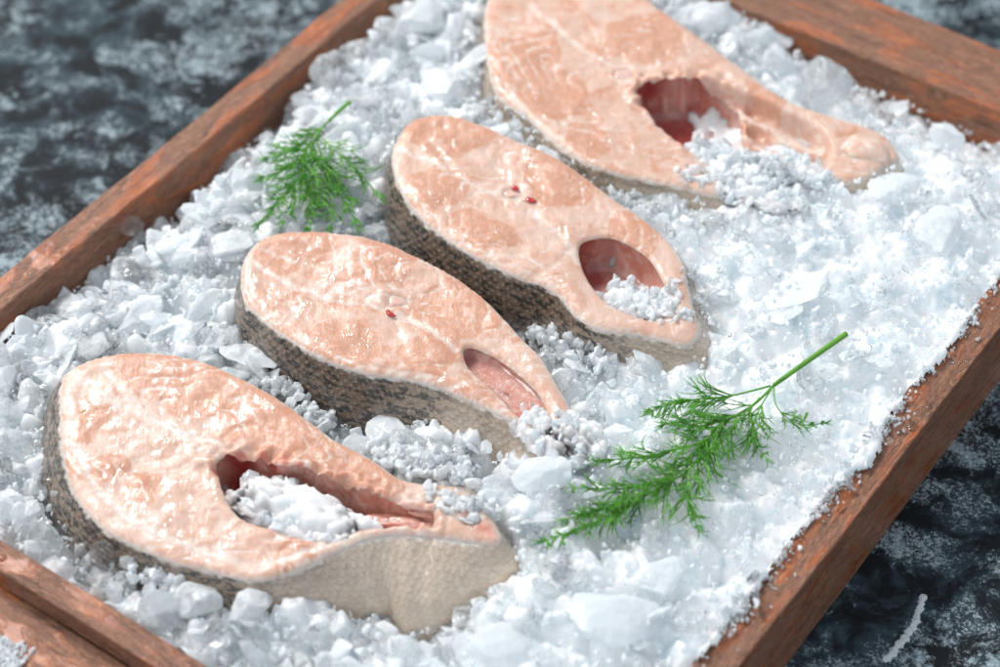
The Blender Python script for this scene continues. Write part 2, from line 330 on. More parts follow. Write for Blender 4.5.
# ---------------------------------------------------------------- steak outlines (traced at the height of each cut face)
ST = [
 dict(z=.95, gx=.0, gy=.05, out=[(61,380),(78,364),(104,355),(135,352),(172,354),(208,363),(234,375),(260,388),(283,401),(307,418),(336,440),(360,452),(380,464),(402,478),(430,483),(458,487),(478,500),(495,522),(500,541),(478,542),(448,538),(416,534),(384,535),(360,541),(336,552),(312,563),(288,572),(262,579),(236,577),(204,569),(172,561),(135,546),(104,528),(80,503),(66,471),(60,424)],
      hole=[(219,460),(240,456),(264,459),(282,468),(302,468),(322,476),(345,482),(370,492),(404,505),(432,512),(428,522),(400,526),(370,528),(348,534),(330,541),(308,540),(280,533),(252,524),(232,508),(222,484)]),
 dict(z=1.25, gx=.0, gy=.06, out=[(243,261),(255,243),(278,233),(317,231),(352,234),(388,243),(415,255),(438,266),(462,280),(485,298),(504,317),(524,339),(541,355),(552,375),(567,401),(574,420),(566,438),(545,446),(528,436),(516,424),(500,414),(477,403),(450,391),(423,382),(391,376),(364,372),(337,364),(314,354),(294,342),(275,329),(260,317),(245,303),(241,284)],
      hole=[(463,352),(468,347),(479,349),(501,360),(524,378),(539,394),(547,412),(549,424),(534,426),(516,413),(501,397),(485,381),(469,367)]),
 dict(z=1.30, gx=.0, gy=.06, out=[(395,142),(408,123),(425,116),(454,115),(479,123),(508,136),(538,148),(559,159),(588,178),(613,197),(639,215),(660,232),(676,249),(685,268),(689,289),(695,310),(700,330),(690,343),(664,340),(639,334),(608,330),(588,323),(572,311),(561,297),(544,285),(517,276),(492,264),(466,251),(441,234),(420,217),(404,197),(395,175),(392,158)],
      hole=[(579,247),(588,239),(609,237),(630,245),(648,257),(659,273),(668,292),(670,312),(655,320),(640,317),(622,310),(607,301),(592,285),(582,266)]),
 dict(z=1.05, gx=.0, gy=.02, out=[(486,5),(485,35),(490,70),(499,95),(527,117),(554,141),(585,162),(615,172),(646,179),(681,186),(716,194),(755,190),(790,178),(822,172),(846,181),(866,178),(886,166),(899,155),(886,136),(866,125),(831,115),(796,103),(769,88),(743,68),(716,48),(690,29),(659,7),(640,-8),(605,-24),(560,-32),(518,-26),(494,-12)],
      hole=[(638,90),(655,81),(690,79),(716,84),(736,98),(744,122),(742,148),(730,162),(712,164),(697,154),(676,140),(660,128),(646,110)]),
]
LINES = [  # pale connective seams, in photograph pixels: (points, half width cm, strength)
 [([(70,372),(95,392),(128,408),(165,425),(200,442)], .42, .75), ([(104,372),(135,403),(160,422)], .3, .8), ([(68,400),(72,440),(90,480),(130,520),(190,548),(260,566)], .35, .75),
  ([(208,452),(240,430),(290,436),(350,462)], .12, .35), ([(260,566),(310,552),(360,538),(430,534)], .3, .7), ([(205,455),(170,470),(120,470)], .14, .4)],
 [([(250,262),(290,285),(335,300),(380,308),(420,325),(455,350)], .22, .7), ([(380,312),(400,300),(440,315),(490,335)], .12, .35), ([(455,350),(480,385),(520,415)], .2, .5), ([(262,250),(300,262),(330,262)], .25, .5), ([(250,290),(280,325),(350,362),(430,378)], .16, .55)],
 [([(400,150),(430,162),(460,178),(490,192),(515,200)], .22, .65), ([(430,140),(445,160),(455,176)], .15, .5), ([(515,200),(545,225),(570,250),(578,262)], .3, .6), ([(528,190),(570,200),(620,220)], .1, .3), ([(400,180),(440,225),(500,262),(555,285)], .16, .5), ([(570,250),(540,275),(520,276)], .3, .5)],
 [([(530,5),(555,28),(580,48),(605,62),(628,75)], .22, .7), ([(495,30),(505,60),(530,90)], .22, .5), ([(640,78),(690,60),(740,85),(800,115)], .16, .45), ([(540,120),(580,130),(620,150)], .3, .4)],
]
LOBES = [[(150,374,1.5),(190,378,1.9),(225,395,1.8),(255,415,1.7),(92,412,1.1),(100,404,.9),(84,470,.85),(118,462,.8),(300,438,1.5),(335,462,1.2),(230,425,1.0),(150,492,1.0),(375,480,1.0),(300,558,.9)], [(300,245,1.6),(380,262,1.6),(460,310,1.6),(350,345,1.4),(430,360,1.2)],
         [(450,130,1.8),(430,190,1.6),(560,180,1.6),(640,240,1.2),(480,235,1.2)], [(520,60,1.8),(560,100,1.6),(640,40,1.6),(760,110,1.2),(590,140,1.0)]]
REDS = [[(285,462,.5,.7),(338,474,.6,.6),(372,486,.5,.5),(300,468,.3,.9),(222,470,.5,1.0),(240,460,.5,1.0),(262,462,.5,.9),(318,478,.3,.8),(424,508,.8,.5),(485,530,.7,.7),(366,486,.4,.5)], [(440,270,.2,.2),(400,315,1.3,.22),(290,240,.9,.22)],
        [(590,250,.35,.5),(690,330,.6,.25),(515,192,.8,.25)], [(640,92,.35,.8),(660,84,.3,.6),(625,74,.8,.3),(868,134,.7,.35),(835,160,.4,.5),(505,12,.9,.3),(700,192,.5,.5)]]
def steak_plane(s):
    c = np.mean([at(*p, s['z']) for p in s['out']], axis=0); s['c'] = c
    return c
def map_px(s, pts):
    """pixel -> point on the steak's (slightly tilted) cut plane"""
    o = []
    for q in pts:
        d = FW*F + RT*(q[0]-500) + UP*(333.5-q[1]); nrm = np.array([-s['gx'], -s['gy'], 1.0]); p0 = np.array([s['c'][0], s['c'][1], s['z']])
        t = np.dot(p0-CAM, nrm)/np.dot(d, nrm); o.append(CAM+d*t)
    return np.array(o)
for s in ST: steak_plane(s); s['O'] = resample(catmull(map_px(s, s['out'])), .09); s['H'] = resample(catmull(map_px(s, s['hole'])), .09)
for k_ in (0, 3):
    h_ = ST[k_]['H']; a_ = np.arange(len(h_))*.09; h_[:, 0] += .13*fbm(a_, a_*0, 1.3, 3, 3); h_[:, 1] += .13*fbm(a_, a_*0, 1.3, 6, 3)
for s in ST: a_ = np.arange(len(s['O']))*.09; s['O'][:, 0] += .03*fbm(a_, a_*0, .9, 13, 3); s['O'][:, 1] += .03*fbm(a_, a_*0, .9, 16, 3)

SKIN = [  # (pixel x, pixel y on the rim, drop cm, flare cm, darkness) -- interpolated along the rim by nearness
 [(61,380,2.2,.75,.75),(60,424,2.3,.95,.75),(66,471,2.3,.95,.8),(80,503,2.2,.75,.85),(135,546,2.0,.45,.8),(204,569,2.0,.35,.7),(262,579,2.4,.5,.45),(300,567,2.6,.9,.25),(360,541,3.0,2.0,.12),(416,534,3.2,2.9,.03),(448,538,3.2,2.8,.0),(480,542,2.8,1.9,.0),(500,541,2.4,.4,.05),(495,522,2,.1,.1),(400,482,2,.1,.4),(307,418,2,.15,.5),(208,363,2,.15,.7),(104,355,2,.2,.8)],
 [(243,261,2.2,.25,.6),(241,284,2.4,.4,.7),(245,303,2.7,.6,.8),(294,342,3.1,.8,.9),(364,372,3.6,1.0,.95),(423,382,3.4,.95,.6),(477,403,3.2,.9,.35),(516,424,2.8,.7,.2),(545,446,2.4,.5,.15),(574,420,2,.2,.3),(504,317,2,.1,.6),(400,248,2,.1,.6)],
 [(395,142,2.4,.3,.8),(392,158,2.6,.5,.8),(404,197,2.9,.8,.85),(441,234,3.1,.9,.95),(517,276,3.5,1.0,.95),(561,297,3.2,.8,.95),(608,330,2.6,.6,.5),(664,340,2.3,.6,.25),(700,330,2.3,.8,.15),(695,310,2.3,.8,.4),(685,268,2.3,.55,.5),(613,197,2,.1,.6),(454,115,2,.15,.8)],
 [(486,5,2.0,.3,.5),(490,70,2.2,.4,.4),(499,95,2.0,.3,.4),(554,141,2.0,.2,.4),(615,172,2.0,.3,.3),(716,194,2,.2,.2),(866,178,1.8,.2,.1),(899,155,1.8,.2,.1),(831,115,2,.1,.4),(690,29,2,.1,.5)],
]
def flesh_top(s, k):
    O, H = s['O'], s['H']
    lo, hi = O[:, :2].min(0), O[:, :2].max(0); st = .115
    gx, gy = np.meshgrid(np.arange(lo[0], hi[0], st), np.arange(lo[1], hi[1], st)); gx = gx+(np.arange(gx.shape[0]) % 2)[:, None]*st/2
    gx = gx.ravel()+rng.uniform(-.02, .02, gx.size); gy = gy.ravel()+rng.uniform(-.02, .02, gy.size)
    dO = segdist(gx, gy, O); dH = segdist(gx, gy, H); ok = inside(gx, gy, O) & ~inside(gx, gy, H) & (dO > .07) & (dH > .07)
    gx, gy = gx[ok], gy[ok]
    rings = []                                           # denser rings just inside both rims
    pts = np.vstack([O[:, :2], H[:, :2], np.stack([gx, gy], 1)])
    nO, nH = len(O), len(H)
    edges = [(i, (i+1) % nO) for i in range(nO)]+[(nO+i, nO+(i+1) % nH) for i in range(nH)]
    r = delaunay_2d_cdt([Vector(p) for p in pts], edges, [], 0, 1e-5)
    V2 = np.array([tuple(v) for v in r[0]]); T = np.array([f for f in r[2] if len(f) == 3])
    cen = V2[T].mean(1); keep = inside(cen[:, 0], cen[:, 1], O) & ~inside(cen[:, 0], cen[:, 1], H); T = T[keep]
    x, y = V2[:, 0], V2[:, 1]; dO = segdist(x, y, O); dH = segdist(x, y, H)
    z = s['z']+s['gx']*(x-s['c'][0])+s['gy']*(y-s['c'][1])
    ro, rh = .16, .12
    q = np.clip(1-dO/ro, 0, 1); z = z-ro*(1-np.sqrt(np.maximum(1-q*q, 0)))
    q = np.clip(1-dH/rh, 0, 1); z = z-rh*(1-np.sqrt(np.maximum(1-q*q, 0)))
    soft = np.clip(np.minimum(dO, dH)/.6, 0, 1)
    z = z+soft*(.13*fbm(x, y, .38, 50+k, 3)+.055*fbm(x, y, 1.5, 60+k, 3)+.03*np.abs(fbm(x*1.0, y*1.6, 3.2, 70+k, 3)))
    z = z+.04*np.exp(-((dO-.45)/.35)**2)
    # tattered rim of the cavity in the torn steaks
    if k in (0, 3):
        up_ = np.clip((y-s['H'][:, 1].mean())*1.5+.5+(x-s['H'][:, 0].mean())*.55, 0, 1); z = z+(.08+.30*up_)*(1-2.2*np.abs(fbm(x, y, 1.6, 80+k, 3)))*np.exp(-(dH/.55)**2)-.12*up_*np.exp(-(dH/.5)**2)
    stripe = 0*x
    if k == 3:                                            # sunken streaky belly wall running from the hollow to the tail knob
        dp = map_px(s, [(700,80),(745,90),(785,108),(818,124),(834,146),(824,172),(780,186),(730,182),(700,150)]); dp = catmull(dp, 6); d = segdist(x, y, dp); ins = inside(x, y, dp)
        a_, b_ = map_px(s, [(730,110),(820,150)]); t_ = (b_-a_)[:2]/np.linalg.norm((b_-a_)[:2]); al = (x-a_[0])*t_[0]+(y-a_[1])*t_[1]; ac = -(x-a_[0])*t_[1]+(y-a_[1])*t_[0]
        w_ = np.where(ins, np.clip(d/.45, 0, 1), 0); w_ = w_*w_*(3-2*w_); st_ = np.sin(ac*6.0+2.2*fbm(al*.5, ac, 1.0, 12, 3)+al*.3)
        z = z-w_*(.85+.10*st_+.12*fbm(al*.5, ac*2, 1.5, 19, 3)); stripe = w_*st_
    fat = np.clip(-stripe*.75, 0, 1); fat = np.maximum(fat, .85*np.exp(-(dO/.16)**2)); fat = np.maximum(fat, .45*np.exp(-(dH/.20)**2))
    for pl, w, a in LINES[k]:
        L = resample(catmull(map_px(s, pl), 6, False), .3, False); d = segdist(x+.12*fbm(x, y, 1.3, 31, 3), y+.12*fbm(x, y, 1.3, 37, 3), L, False); fat = np.maximum(fat, a*np.exp(-(d/w)**2)); z = z-.035*np.exp(-(d/.12)**2)
    vb = map_px(s, [[(206,452), (395,300), (514,192), (624,73)][k]])[0]; dv = np.hypot(x-vb[0], (y-vb[1])*1.15)
    fat = np.maximum(fat, .55*np.exp(-((dv-.62)/.20)**2)); z = z+.05*np.exp(-((dv-.6)/.18)**2)-.07*np.exp(-(dv/.35)**2)
    wx, wy = x-vb[0]+.5*fbm(x, y, .5, 141, 3), y-vb[1]+.5*fbm(x, y, .5, 143, 3); ax_ = s['O'][:, :2]-s['O'][:, :2].mean(0); ev = np.linalg.eigh(ax_.T@ax_)[1][:, 1]
    al2 = np.abs(wx*ev[0]+wy*ev[1]); ac2 = np.abs(-wx*ev[1]+wy*ev[0]); rr2 = al2*.75+np.sqrt((ac2-1.4)**2+.15)*1.15; ph = np.abs((rr2/.62) % 1-.5)*.62
    myo = np.exp(-((.31-ph)/.085)**2)*np.clip(rr2/.8-.4, 0, 1)*np.clip(.55+1.6*fbm(x, y, .6, 149, 2), 0, 1); fat = np.maximum(fat, .80*myo); z = z-.022*myo
    lobe = np.full(len(x), [.08, .42, .36, .40][k])
    for px_, py_, rr in LOBES[k]:
        c = map_px(s, [(px_, py_)])[0]; d = np.hypot(x-c[0]+.9*fbm(x, y, .55, 41, 3), y-c[1]+.9*fbm(x, y, .55, 47, 3)); lobe = np.maximum(lobe, np.exp(-(d/(rr*1.05))**6)); z = z+.05*np.exp(-(d/rr)**2)
    red = np.clip(stripe*.62, 0, 1)
    for px_, py_, rr, a in REDS[k]:
        c = map_px(s, [(px_, py_)])[0]; red = np.maximum(red, a*np.exp(-(np.hypot(x-c[0], y-c[1])/rr)**2))
    if k in (0, 3): red = np.maximum(red, .55*np.exp(-(dH/.28)**2)*(fbm(x, y, .8, 91+k, 2) > -.1))
    s['rimO'], s['rimH'] = z[:nO].copy(), z[nO:nO+nH].copy()
    return np.stack([x, y, z], 1), T, dict(fat=fat, red=red, lobe=lobe), nO, nH
def outward(P2):
    t = np.roll(P2, -3, 0)-np.roll(P2, 3, 0); n_ = np.stack([t[:, 1], -t[:, 0]], 1); n_ /= np.linalg.norm(n_, axis=1)[:, None]+1e-9
    a = np.sum(P2[:, 0]*np.roll(P2[:, 1], -1)-np.roll(P2[:, 0], -1)*P2[:, 1]); return n_*(1 if a > 0 else -1)
def build_skin(s, k, root):
    O = s['O']; n_ = outward(O[:, :2])
    keys = np.array([list(map_px(s, [(a, b)])[0][:2])+[c, d, e] for a, b, c, d, e in SKIN[k]])
    D_ = np.hypot(O[:, 0:1]-keys[None, :, 0], O[:, 1:2]-keys[None, :, 1]); w = 1/(D_**3+.3); w /= w.sum(1)[:, None]
    drop, fl, dk = (w@keys[:, 2]), (w@keys[:, 3]), (w@keys[:, 4])
    for _ in range(25): drop = (np.roll(drop, 1)+drop+np.roll(drop, -1))/3; fl = (np.roll(fl, 1)+fl+np.roll(fl, -1))/3; dk = (np.roll(dk, 1)+dk+np.roll(dk, -1))/3
    arc = np.r_[0, np.cumsum(np.linalg.norm(np.diff(O[:, :2], axis=0), axis=1))]
    R = 34; V, dn, da, U = [], [], [], []
    for r in range(R):
        t = r/(R-1)
        off = fl*np.sin(min(t*1.35, 1)*math.pi/2)-.35*fl*max(0, t-.8)*5*0
        wob = .05*fbm(arc, np.full_like(arc, t*drop.mean()), .9, 5+k, 3)*min(1, t*8)
        x = O[:, 0]+n_[:, 0]*(off+wob-.025*(1 if r == 0 else 0)+.012); y = O[:, 1]+n_[:, 1]*(off+wob-.025*(1 if r == 0 else 0)+.012)
        z = s['rimO']+.012-t*(drop-.2)
        V.append(np.stack([x, y, z], 1)); dn.append(t*drop/3.0); da.append(np.clip(dk+.15*fbm(arc, arc*0+t*3, .6, 9+k, 2)-.25*(t-.4), 0, 1)); U.append(np.stack([arc, t*np.hypot(drop, fl)], 1))
    n = len(O); V = np.vstack(V); i = np.arange(n); Fs = []
    for r in range(R-1):
        a = r*n+i; b = r*n+(i+1) % n; Fs.append(np.stack([a[:-1], a[:-1]+n, b[:-1]+n, b[:-1]], 1))
        Fs.append(np.array([[a[-1], a[-1]+n, b[-1]+n, b[-1]]]))
    o = meshobj('skin', V, np.vstack(Fs), M['skin'], root, attrs=dict(dark=np.hstack(da), down=np.hstack(dn)), uv=np.vstack(U))
    return o
def build_lining(s, k, root, depth, redspots):
    H = s['H']; n_ = outward(H[:, :2]); R = 16; V = []; c = H[:, :2].mean(0); rd = []
    arc = np.r_[0, np.cumsum(np.linalg.norm(np.diff(H[:, :2], axis=0), axis=1))]
    for r in range(R):
        t = r/(R-1)
        if t <= .7: q = t/.7; sh = .02+.16*math.sin(q*math.pi)*1.0-.24*q*q; x = H[:, 0]+n_[:, 0]*sh; y = H[:, 1]+n_[:, 1]*sh; z = s['rimH']+.02-q*(depth-.3+s['rimH']-H[:, 2]+.26)
        else:
            q = (t-.7)/.3; x = (H[:, 0]-n_[:, 0]*.22)*(1-q)+c[0]*q; y = (H[:, 1]-n_[:, 1]*.22)*(1-q)+c[1]*q; z = (H[:, 2]+.02)*(1-q)+s['z']*q-depth-.1*q
        wob = .05*fbm(arc*1.3, arc*0+t*3, 1.0, 40+k, 3)*min(1, t*5)
        x = x+n_[:, 0]*wob; y = y+n_[:, 1]*wob
        V.append(np.stack([x, y, z], 1))
        rr = np.zeros(len(x))
        for a, b, rad, st in redspots:
            p = map_px(s, [(a, b)])[0]; rr = np.maximum(rr, st*np.exp(-((x-p[0])**2+(y-p[1])**2)/rad**2))
        rd.append(rr)
    n = len(H); i = np.arange(n); Fs = []
    for r in range(R-1):
        a = r*n+i; b = r*n+(i+1) % n; Fs.append(np.stack([a, b, b+n, a+n], 1))
    return meshobj('belly_lining', np.vstack(V), np.vstack(Fs), M['lining'], root, attrs=dict(red=np.hstack(rd)))
def blob(cx, cy, cz, rx, ry, rz, seed, amp=.2, sub=3, rot=0.0, freq=1.2):
    bm = bmesh.new(); bmesh.ops.create_icosphere(bm, subdivisions=sub, radius=1); vs = []
    for v in bm.verts:
        d = 1+amp*mnoise.noise(v.co*freq+Vector((seed*3.7, seed, 0))); p = v.co*d; x, y = p.x*rx, p.y*ry
        vs.append((cx+x*math.cos(rot)-y*math.sin(rot), cy+x*math.sin(rot)+y*math.cos(rot), cz+p.z*rz))
    fs = [[v.index for v in f.verts] for f in bm.faces]; bm.free(); return np.array(vs), np.array(fs)
def merge(parts):
    V, Fc, o = [], [], 0
    for v, f in parts: V.append(v); Fc.append(f+o); o += len(v)
    return np.vstack(V), np.vstack(Fc)
def on_steak(s, px, py, dz=0): p = map_px(s, [(px, py)])[0]; return p+np.array([0, 0, dz])

SLAB = ['nearest salmon steak, torn belly packed with ice and a pale scaled flap', 'salmon steak with a narrow smooth pink slit and speckled brown skin',
        'salmon steak with an oval belly hole and two red spots at the backbone', 'farthest salmon steak, cropped by the top edge, red hollow and rounded tail tip']
for k, s in enumerate(ST):
    root = empty('salmon_steak', (s['c'][0], s['c'][1], s['z']-2.5))
    tagp(root, SLAB[k], 'fish steak', 'raw salmon steaks laid on the crushed ice')
    V, T, A, nO, nH = flesh_top(s, k)
    meshobj('flesh', V, T, M['flesh'], root, attrs=A)
    build_skin(s, k, root)
    dep = [1.9, .6, 1.6, 2.0][k]
    build_lining(s, k, root, dep, [[(222,475,.8,1.0),(240,462,.9,1.0),(270,468,.8,.8),(345,525,.6,.7),(310,480,.5,.7)], [(470,352,.5,.8),(500,375,.7,.35)], [(585,250,1.1,1.2),(605,245,1.0,.7),(635,255,.8,.4)], [(645,95,1.6,1.3),(668,108,1.9,1.3),(700,90,1.4,.9),(690,130,1.2,.7)]][k])
    # backbone
    bx_, by_ = [(206,452), (395,300), (514,192), (624,73)][k]
    p = on_steak(s, bx_, by_, -.05)
    meshobj('backbone', *blob(p[0], p[1], p[2]-.055, .45, .40, .10, k, .6, 4), M['bone'], root)
    bl = [[], [(391,315,.24,.09),(388,312,.1,.07)], [(530,201,.25,.14),(515,189,.2,.12)], [(672,110,0,0)]][k]
    for a, b, r1, r2 in bl:
        if r1: p = on_steak(s, a, b, .06); meshobj('blood_spot', *blob(p[0], p[1], p[2], r1, r2, .05, a, .5, rot=-.5), M['blood'], root)
    if k == 3:
        p = on_steak(s, 866, 150, .02); meshobj('tail_knob', *blob(p[0], p[1], p[2]-.25, 1.15, .85, .62, 8, .22, 4, -.5), M['flesh'], root, attrs=dict(fat=0.55, red=0.12, lobe=0.3))
    if k == 0:
        p = on_steak(s, 83, 412, .03); meshobj('fat_droplet', *blob(*p, .16, .09, .06, 2, .3, rot=.4), M['fat'], root)
        ps = [blob(*on_steak(s, a, b, dz), r1, r2, rz_, q+60, .5, 4, rt, 1.6) for q, (a, b, dz, r1, r2, rz_, rt) in enumerate([(440,506,-.35,1.5,.42,.35,-.25),(410,517,-.6,1.3,.35,.3,-.15),(470,520,-.3,.9,.45,.35,-.9),(388,512,-.9,1.3,.5,.4,-.1)])]
        V, Fc = merge(ps); meshobj('belly_fold', V, Fc, M['lining'], root, attrs=dict(red=np.full(len(V), .12)))

# ---------------------------------------------------------------- ice
ANCH = [(30,315,-1.5),(90,262,-1.9),(150,218,-2.0),(200,175,-2.0),(250,128,-2.0),(300,80,-1.9),(350,35,-1.8),(385,-10,-1.7),(100,330,-.3),(170,265,-.4),(235,215,-.3),(290,170,-.2),(340,90,-.4),(400,60,.1),(450,20,.1),(440,90,.2),
 (25,380,-.3),(15,450,-.2),(20,510,-.3),(60,560,-.35),(110,590,-.3),(165,620,-.25),(210,650,-.1),(120,570,-.5),(220,600,-.4),(300,625,-.2),(380,655,.2),(510,640,.7),(600,640,.6),(660,655,.35),(560,580,.8),(520,520,.7),
 (715,620,.30),(790,520,.25),(850,440,.25),(910,390,.25),(960,320,.25),(1000,290,.2),(650,520,.6),(720,470,.6),(620,420,.6),(740,400,.6),(780,300,.9),(850,240,.9),(800,220,1.0),(760,260,1.0),(930,260,.6),(950,180,.2),(870,340,.6),
 (900,110,-1.6),(970,150,-1.7),(850,100,-.6),(830,60,-1.5),(780,20,-1.5),(860,80,-1.6),(735,10,-.2),(720,-20,-.4),(760,60,-.2),(900,150,.0),(1010,190,-.6),(1040,160,-.9),
 (300,400,-.6),(330,420,-1.1),(355,438,-1.7),(385,455,-.4),(420,455,-.1),(460,475,-.2),(485,490,-.3),(275,372,-.4),(240,350,-.2),(215,330,0),(250,200,.1),(320,215,.2),(230,270,.1),(200,310,.0),
 (375,220,-.6),(440,290,-2.2),(480,310,-2.2),(520,335,-1.5),(545,330,-.7),(575,345,-.3),(600,365,0),(580,390,.2),(640,370,.2),(700,380,.4),(725,330,.5),(715,260,.7),(690,225,.6),
 (480,105,.1),(440,105,.4),(560,152,.85),(600,182,.1),(520,122,.95),(497,104,.95),(488,60,.85),(575,166,.7),(640,192,.5),(545,142,.9),(612,172,-1.8),(640,200,-.2),(680,205,.4),(485,60,.1),(480,20,.1),(370,150,.3),(385,110,.3),(120,400,-.3),(40,350,-.4),
 (640,-40,.0),(560,-50,0),(860,190,.9),(830,185,.9),(750,200,1.0),(515,590,.5),(440,650,-1.4),(400,625,-1.9),(470,600,-1.9),(440,590,-2.2),(350,590,-1.3),(370,640,-.4),(520,600,.8),(560,450,.8),(585,430,.7)]
AN = np.array([list(at(a, b, c)[:2])+[c] for a, b, c in ANCH])
def Hice(x, y):
    x = np.asarray(x, float); y = np.asarray(y, float); num = 0*x; den = 0*x
    for ax, ay, az in AN:
        w = np.exp(-((x-ax)**2+(y-ay)**2)/(2*.95**2))+1e-4/(1+(x-ax)**2+(y-ay)**2); num += w*az; den += w
    return num/den
step = .075
def bed_z(X, Y):
    h = Hice(X, Y); c = X*0
    px_s = np.clip((X+2)/14, 0, 1)                        # right side is packed slush, left side loose pieces
    h = h-.35+(1-.72*px_s)*(.62*rubble(X, Y, 1.7, 3, .7)+.10)+.34*rubble(X, Y, .8, 5, .6)*(1-.3*px_s)+.20*rubble(X, Y, .34, 8, .6)+.10*fbm(X, Y, 1.2, 4, 4)+.30*px_s*fbm(X, Y, .28, 24, 2)+.02*fbm(X, Y, 9, 14, 2)
    for s in ST:
        i = inside(X, Y, s['O']); d = segdist(X, Y, s['O']); hi = inside(X, Y, s['H'])
        h = np.where(i & ~hi, np.minimum(h, s['z']-.9), h)
    # brown gaps down to the wood between loose pieces
    for a, b, r in [(143,325,.45),(130,352,.35),(190,258,.0),(105,345,.3),(60,330,.35),(200,392,.0),(262,190,.5)]:
        if r: p = at(a, b, -1); h = np.where(np.hypot(X-p[0], Y-p[1]) < r, -3.6, h)
    return h
U_, V_ = np.meshgrid(np.arange(UI0+.02, UI1-.02, step), np.arange(-17.28, 15.75, step))
X = EU[0]*U_+EV[0]*V_; Y = EU[1]*U_+EV[1]*V_
Z = bed_z(X, Y)
over = np.clip((V_-14.75)/.2, 0, 1); lim = 14.90+np.abs(.20+1.0*fbm(U_, V_*0, .33, 77, 4)+.22*fbm(U_, V_, 3.5, 78, 3))          # frost spilling a little onto the right rail
Z = np.where(V_ > 14.7, np.minimum(Z, .42+.1*fbm(U_, V_, 2, 3))*(1-over)+over*np.maximum(.06+.34*np.clip((lim-V_)/.25, 0, 1)*(1+.4*fbm(U_, V_, 4, 5)), .06), Z)
keep = (V_ < 14.72) | (V_ < lim)
i = np.arange(X.size).reshape(X.shape); kq = keep[:-1, :-1] & keep[1:, :-1] & keep[:-1, 1:] & keep[1:, 1:]
Fc = np.stack([i[:-1, :-1][kq], i[:-1, 1:][kq], i[1:, 1:][kq], i[1:, :-1][kq]], 1)[:, ::-1]
used = np.unique(Fc); remap = -np.ones(X.size, int); remap[used] = np.arange(len(used))
Vb = np.stack([X.ravel(), Y.ravel(), Z.ravel()], 1)[used]
tagp(meshobj('crushed_ice_bed', Vb, remap[Fc], M['bed']), 'packed white crushed ice filling the wooden tray under the fish', 'ice', kind='stuff')
GX0, GY0, GS = -36, -36, .25
gxx, gyy = np.meshgrid(np.arange(GX0, 36, GS), np.arange(GY0, 36, GS)); HG = Hice(gxx, gyy)
def hq(x, y):
    a = np.clip(((np.asarray(x)-GX0)/GS).astype(int), 0, HG.shape[1]-1); b = np.clip(((np.asarray(y)-GY0)/GS).astype(int), 0, HG.shape[0]-1); return HG[b, a]

def hull(seed, npts, flat, bev, sub, namp, elong=1.0, its=1):
    r = random.Random(seed); bm = bmesh.new()
    for _ in range(npts):
        v = Vector((r.gauss(0, 1), r.gauss(0, 1), r.gauss(0, 1))).normalized()*r.uniform(.8, 1.0); bm.verts.new((v.x*elong, v.y, v.z*flat))
    bmesh.ops.convex_hull(bm, input=bm.verts[:]); bmesh.ops.delete(bm, geom=[v for v in bm.verts if not v.link_faces], context='VERTS')
    bmesh.ops.dissolve_limit(bm, angle_limit=.25, verts=bm.verts[:], edges=bm.edges[:])
    if bev: bmesh.ops.bevel(bm, geom=bm.edges[:], offset=bev, segments=2, profile=.5, affect='EDGES', clamp_overlap=True)
    bmesh.ops.triangulate(bm, faces=bm.faces[:])
    for _ in range(sub):
        bmesh.ops.subdivide_edges(bm, edges=bm.edges[:], cuts=1, use_grid_fill=True)
        for _i in range(its): bmesh.ops.smooth_vert(bm, verts=bm.verts[:], factor=.5, use_axis_x=True, use_axis_y=True, use_axis_z=True)
    bmesh.ops.triangulate(bm, faces=bm.faces[:])
    if namp:
        bm.normal_update()
        for v in bm.verts: v.co += v.normal*namp*(mnoise.noise(v.co*2.2+Vector((seed, 0, 0)))+.5*mnoise.noise(v.co*5+Vector((0, seed, 0))))
    bm.verts.index_update(); V = np.array([tuple(v.co) for v in bm.verts]); Fc = np.array([[v.index for v in f.verts] for f in bm.faces]); bm.free()
    return V, Fc
PF = [hull(100+q, 13, random.uniform(.22, .42), .11, 2, .06, random.uniform(1, 1.5), 2) for q in range(14)]     # flakes
PL = [hull(200+q, 16, random.uniform(.6, .9), .14, 2, .07, random.uniform(1, 1.25), 2) for q in range(14)]      # lumps
PG = [hull(300+q, 12, random.uniform(.55, .85), .12, 1, .06, random.uniform(1, 1.2)) for q in range(14)]        # grains
def rotm(n, tilt):
    a = rng.uniform(0, 2*np.pi, n); b = rng.normal(0, tilt, n); c = rng.normal(0, tilt, n)
    ca, sa, cb, sb, cc, sc_ = np.cos(a), np.sin(a), np.cos(b), np.sin(b), np.cos(c), np.sin(c)
    Rz = np.zeros((n, 3, 3)); Rz[:, 0, 0] = ca; Rz[:, 0, 1] = -sa; Rz[:, 1, 0] = sa; Rz[:, 1, 1] = ca; Rz[:, 2, 2] = 1
    Rx = np.zeros((n, 3, 3)); Rx[:, 0, 0] = 1; Rx[:, 1, 1] = cb; Rx[:, 1, 2] = -sb; Rx[:, 2, 1] = sb; Rx[:, 2, 2] = cb
    Ry = np.zeros((n, 3, 3)); Ry[:, 1, 1] = 1; Ry[:, 0, 0] = cc; Ry[:, 0, 2] = sc_; Ry[:, 2, 0] = -sc_; Ry[:, 2, 2] = cc
    return Rx@Ry@Rz
